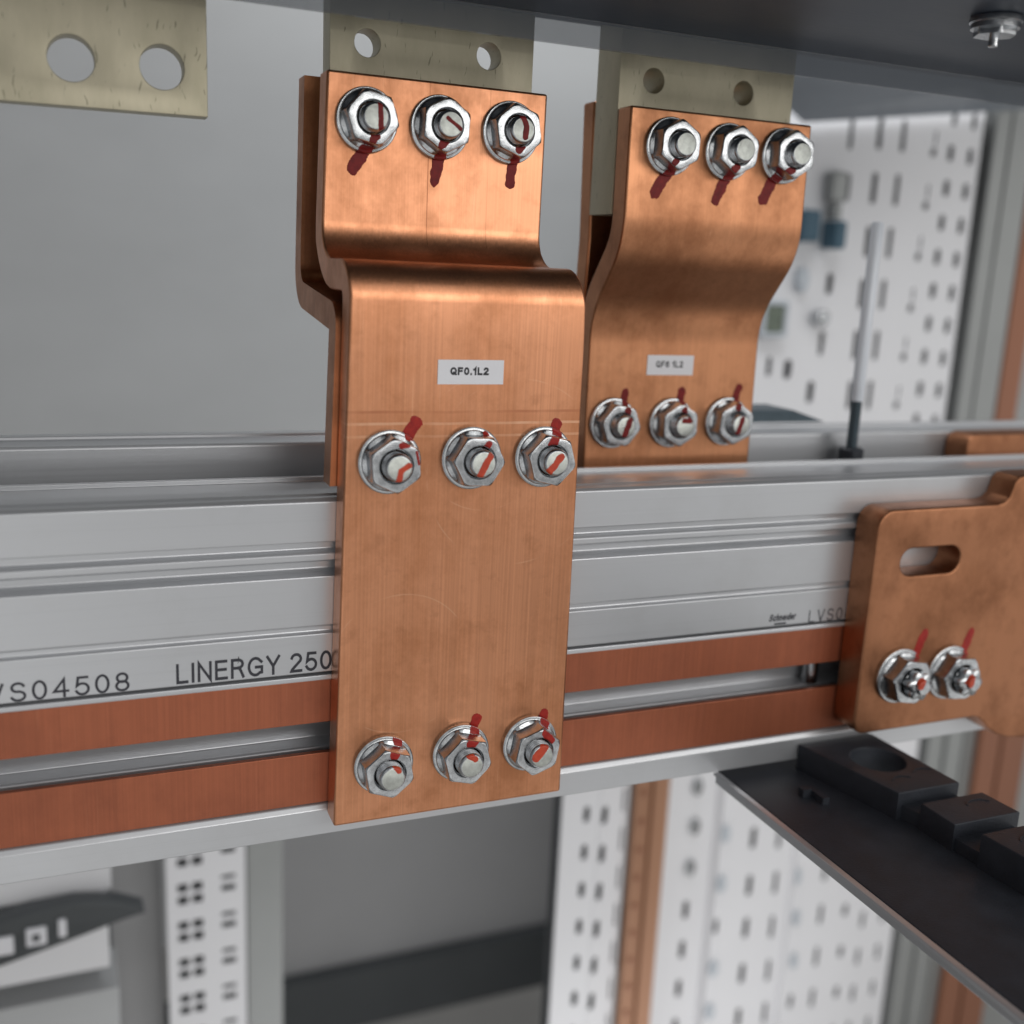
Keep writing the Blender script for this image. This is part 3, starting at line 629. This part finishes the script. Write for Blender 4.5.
# lower perforated panel, post and copper
t16 = empty('side_panel', (480, 352, -200), label='white perforated side panel, lower right, folded, with slots and screws', cat='perforated panel', group='white perforated panels')
H = []
for z in (-327, -364, -401, -438): H.append(slot(378.5, z, 5.4, 17))
for z in (-349, -470): H.append(slot(410, z, 4.6, 15))
for i in range(6): H.append(slot(439 + i, -272 - i * 44.5 + (4 if i > 1 else 0), 5.6, 20))
for i in range(6): H.append(slot(465.5 + i * 1.4, -276 - i * 43, 4.4, 22))
for i in range(6): H.append(slot(519 + i, -318 - i * 42.5, 4.6, 20)); H.append(slot(547 + i, -362 - i * 42, 5.4, 13))
for i in range(5): H.append(slot(568.5, -376 - i * 38, 4.4, 18)); H.append(slot(591, -376 - i * 38, 4.4, 17))
H.append(slot(498, -443, 5, 15))
panel('sheet', 353, 606, -690, -120, 350, H, M['white'], t16)
box('folded_lip', 353, 360, 352.5, 372, -690, -120, M['white'], t16)
extrude = [(398.5, 350), (401.5, 344), (404.5, 350)]
shape('fold_rib', extrude, -690, -120, M['white'], t16, plane='XY')
shape('fold_rib', [(481, 350), (483.5, 346), (486, 350)], -690, -120, M['white'], t16, plane='XY')
box('dark_backing', 362, 600, 372, 376, -690, -120, M['hole'], t16)  # dark sheet added so the lower slots look shaded
for (x, z) in ((378, -215), (379, -250), (378, -287), (488, -316), (492, -357), (495, -400), (410, -308), (410.5, -388), (411, -430), (409, -262)):
    shape('screw', circ(x, z, 4.6 if x < 480 else 3.4, ry=7.5), 346.5, 349.8, M['paleplastic'] if x > 400 else M['zinc'], t16, bv=1.)
t17 = empty('upright_post', (635, 360, -400), label='grey aluminium upright right of the lower white panel', cat='upright post', group='aluminium uprights')
shape('post', [(612, 345), (628, 345), (628, 349), (634, 349), (634, 345), (652, 345), (652, 380), (612, 380)], -690, -120, M['post'], t17, plane='XY', bv=.6)
t18 = empty('copper_strip_upright', (700, 350, -400), label='reddish copper strip pair standing upright, bottom right corner', cat='copper strip', group='upright copper strips')
box('strip', 674, 698, 345, 351, -690, -120, M['vcop2'], t18, .6); box('strip', 702, 732, 345, 351, -690, -120, M['vcop2'], t18, .6)
box('dark_backing', 653, 673, 365, 370, -690, -120, M['hole'], t18); 
t19 = empty('folded_channel', (262, 300, -250), label='narrow white perforated channel with two rows of slots, below the busbar', cat='perforated channel', group='white perforated channels')
H = [slot(253.7, -194 - i * 30 + 60, 5.0, 13) for i in range(14)]
panel('face', 234, 264, -640, -110, 300, H, M['white'], t19)
# receding second face of the channel
H2 = [slot(269.0, -198 - i * 30.7 + 61.4, 5.8, 15) for i in range(14)] + [slot(287, -191 - i * 31.4 + 62.8, 2.6, 20) for i in range(14)]
o = panel('side_face', 264.3, 292, -640, -110, 300, H2, M['white'], t19)
me = o.data
for v in me.vertices: v.co.y += max(0, (v.co.x + wloc(o).x) / S - 264.3) * .28 * S
box('dark_backing', 238, 290, 318, 322, -640, -110, M['hole'], t19)  # added behind the channel, its dark colour stands for shade in the slots
t20 = empty('copper_strip_upright', (307, 308, -300), label='copper strip standing upright between the two white perforated pieces below the rail', cat='copper strip', group='upright copper strips')
box('strip', 294.5, 307, 302, 308, -640, -110, M['vcop'], t20, .5); box('strip', 307.6, 320.5, 299, 305, -640, -110, M['vcop'], t20, .5)
for i in range(9): shape('rivet', circ(300.2, -185 - i * 23, 2.4), 300.9, 302.1, M['vcop2'], t20, bv=.3)

# lower left
t21 = empty('perforated_strip', (0, 350, -250), label='white upright strip with groups of small square holes, lower left', cat='perforated strip')
H = []
for i in range(-1, 9):
    z = -229 - i * 28
    for dx in (-18.6, -9.2): H += [rrect(dx - 3.5, dx + 3.5, z - 3.3, z + 3.3, (.8,) * 4, 2), rrect(dx - 3.5, dx + 3.5, z - 12.4, z - 5.8, (.8,) * 4, 2)]
    H += [rrect(6.3, 15.7, z + 1.5, z + 5, (.8,) * 4, 2), rrect(6.3, 15.7, z - 7.3, z - 2.4, (.8,) * 4, 2)]
panel('sheet', -29, 22.5, -640, -150, 350, H, M['white'], t21)
box('dark_backing', -27, 20, 362, 366, -640, -150, M['dark'], t21)  # dark backing added for the shade in the square holes
tag(box('grey_upright', 24, 49, 356, 380, -690, -140, M['post'], None, 1), 'plain mid grey upright right of the holed white strip, lower left', 'upright')
tag(box('dark_side_sheet', -64, -30.5, 372, 376, -690, -140, M['wall2'], None), 'dark grey sheet left of the holed white strip', 'sheet')
t22 = empty('terminal_block', (-110, 305, -190), label='dark blurred tapered housing with pale square buttons in front of white sheets, lower left', cat='housing')
outl = [(-330, -230), (-126, -223), (-100, -217), (-75, -211), (-60, -207), (-46, -204.5), (-47, -201), (-62, -194), (-85, -190), (-108, -191), (-126, -194), (-330, -202)]
shape('housing', outl, 290, 304, M['skirt'], t22, bv=2)
for x, z, w, h in ((-123, -208.5, 10, 11), (-106, -206, 11, 11), (-92, -203.5, 4.5, 11)): box('button', x - w / 2, x + w / 2, 287.5, 290.2, z - h / 2, z + h / 2, M['sticker'], t22, .8)
box('button_centre', -108, -104, 286.5, 287.6, -208, -204, M['dark'], t22)
tag(box('white_tray', -400, -64, 306, 330, -194, -150, M['white'], None, 1), 'white sheet above the dark tapered housing, lower left', 'sheet', 'white sheets behind the housing')
tag(box('white_tray', -400, -66.5, 306, 330, -247, -206, M['white'], None, 1), 'white sheet directly below the dark tapered housing', 'sheet', 'white sheets behind the housing')
tag(box('grey_tray', -400, -62, 306, 350, -300, -262, M['wall'], None, 1), 'grey sheet at the bottom left corner under the white ones', 'sheet')
tag(box('dark_left_sheet', -400, -64, 352, 356, -690, -150, M['skirt'], None), 'dark sheet behind the white ones, bottom left corner', 'sheet')

# blue grey tray high on the right, between the case and the white panel
M['ceil'] = simple('blue_grey_sheet', (.22, .245, .275), 0, .4, .12, 30, 0, (.2, 1, 1))
quadslab('ceiling_sheet', [(250, 250, 332), (620, 250, 345), (700, 344, 331), (412, 344, 292)], 3, M['ceil'], label='grey blue sheet under the dark case, above the upper white perforated panel', cat='sheet')

# ------------------------------------------------------------------ world and lamps
w = bpy.data.worlds.new('World'); scn.world = w; w.use_nodes = True; nt = w.node_tree; nt.nodes.clear()
out = N(nt, 'ShaderNodeOutputWorld'); bg = N(nt, 'ShaderNodeBackground'); bg.inputs[1].default_value = WORLD
tc = N(nt, 'ShaderNodeTexCoord'); sp = N(nt, 'ShaderNodeSeparateXYZ'); L(nt, tc.outputs['Generated'], sp.inputs[0])
dp = N(nt, 'ShaderNodeVectorMath', operation='DOT_PRODUCT'); L(nt, tc.outputs['Generated'], dp.inputs[0]); dp.inputs[1].default_value = Vector(LOBE).normalized()
c = ramp(nt, mth(nt, 'MULTIPLY_ADD', dp.outputs['Value'], .5, .5), [(.15, (.22, .225, .23)), (.50, (.36, .37, .38)), (.72, (.70, .71, .73)), (.87, (1.35, 1.34, 1.32)), (.93, (1.2, 1.2, 1.18)), (.985, (.78, .775, .77))])
up = ramp(nt, mth(nt, 'MULTIPLY_ADD', sp.outputs[2], .5, .5), [(.1, .80), (.38, 1.12), (.50, .98), (.58, .80), (.70, .90), (.9, 1.1)])
c = mixc(nt, 1., c, up, 'MULTIPLY')
n = noi(nt, tc.outputs['Generated'], 3.2, 3, .55)
c = mixc(nt, 1., c, ramp(nt, n, [(.38, .30), (.56, 1.2)]), 'MULTIPLY')
L(nt, c, bg.inputs[0]); L(nt, bg.outputs[0], out.inputs[0])
def area(name, loc, target, sx, sy, power, col):
    l = bpy.data.lights.new(name, 'AREA'); l.shape = 'RECTANGLE'; l.size = sx; l.size_y = sy; l.energy = power; l.color = col
    o = bpy.data.objects.new(name, l); COL.objects.link(o); o.location = loc
    o.rotation_euler = (Vector(target) - Vector(loc)).to_track_quat('-Z', 'Y').to_euler(); return o
for a in LAMPS: area(*a)

# ------------------------------------------------------------------ camera
cd = bpy.data.cameras.new('camera'); cam = bpy.data.objects.new('camera', cd); COL.objects.link(cam); scn.camera = cam
Rt, Dn, Fw = Vector((0.92318061, -0.38157409, 0.04624696)), Vector((-0.04340263, -0.22303856, -0.97384291)), Vector((0.38190808, 0.89702565, -0.22246619))
cam.matrix_world = Matrix.Translation((-0.08016542, -0.32223518, 0.18480121)) @ Matrix((Rt, -Dn, -Fw)).transposed().to_4x4()
cd.sensor_width = 36; cd.sensor_height = 36; cd.lens = 1081.14 / 1024 * 36; cd.clip_start = .01; cd.clip_end = 20
cd.dof.use_dof = True; cd.dof.focus_distance = .365; cd.dof.aperture_fstop = FSTOP
scn.view_settings.view_transform = 'Standard'; scn.view_settings.look = 'None'; scn.view_settings.exposure = EXPO; scn.view_settings.gamma = 1
scn.view_settings.use_curve_mapping = False
scn.cycles.use_denoising = True; scn.cycles.max_bounces = 10; scn.cycles.transparent_max_bounces = 12
scn.cycles.sample_clamp_indirect = 6
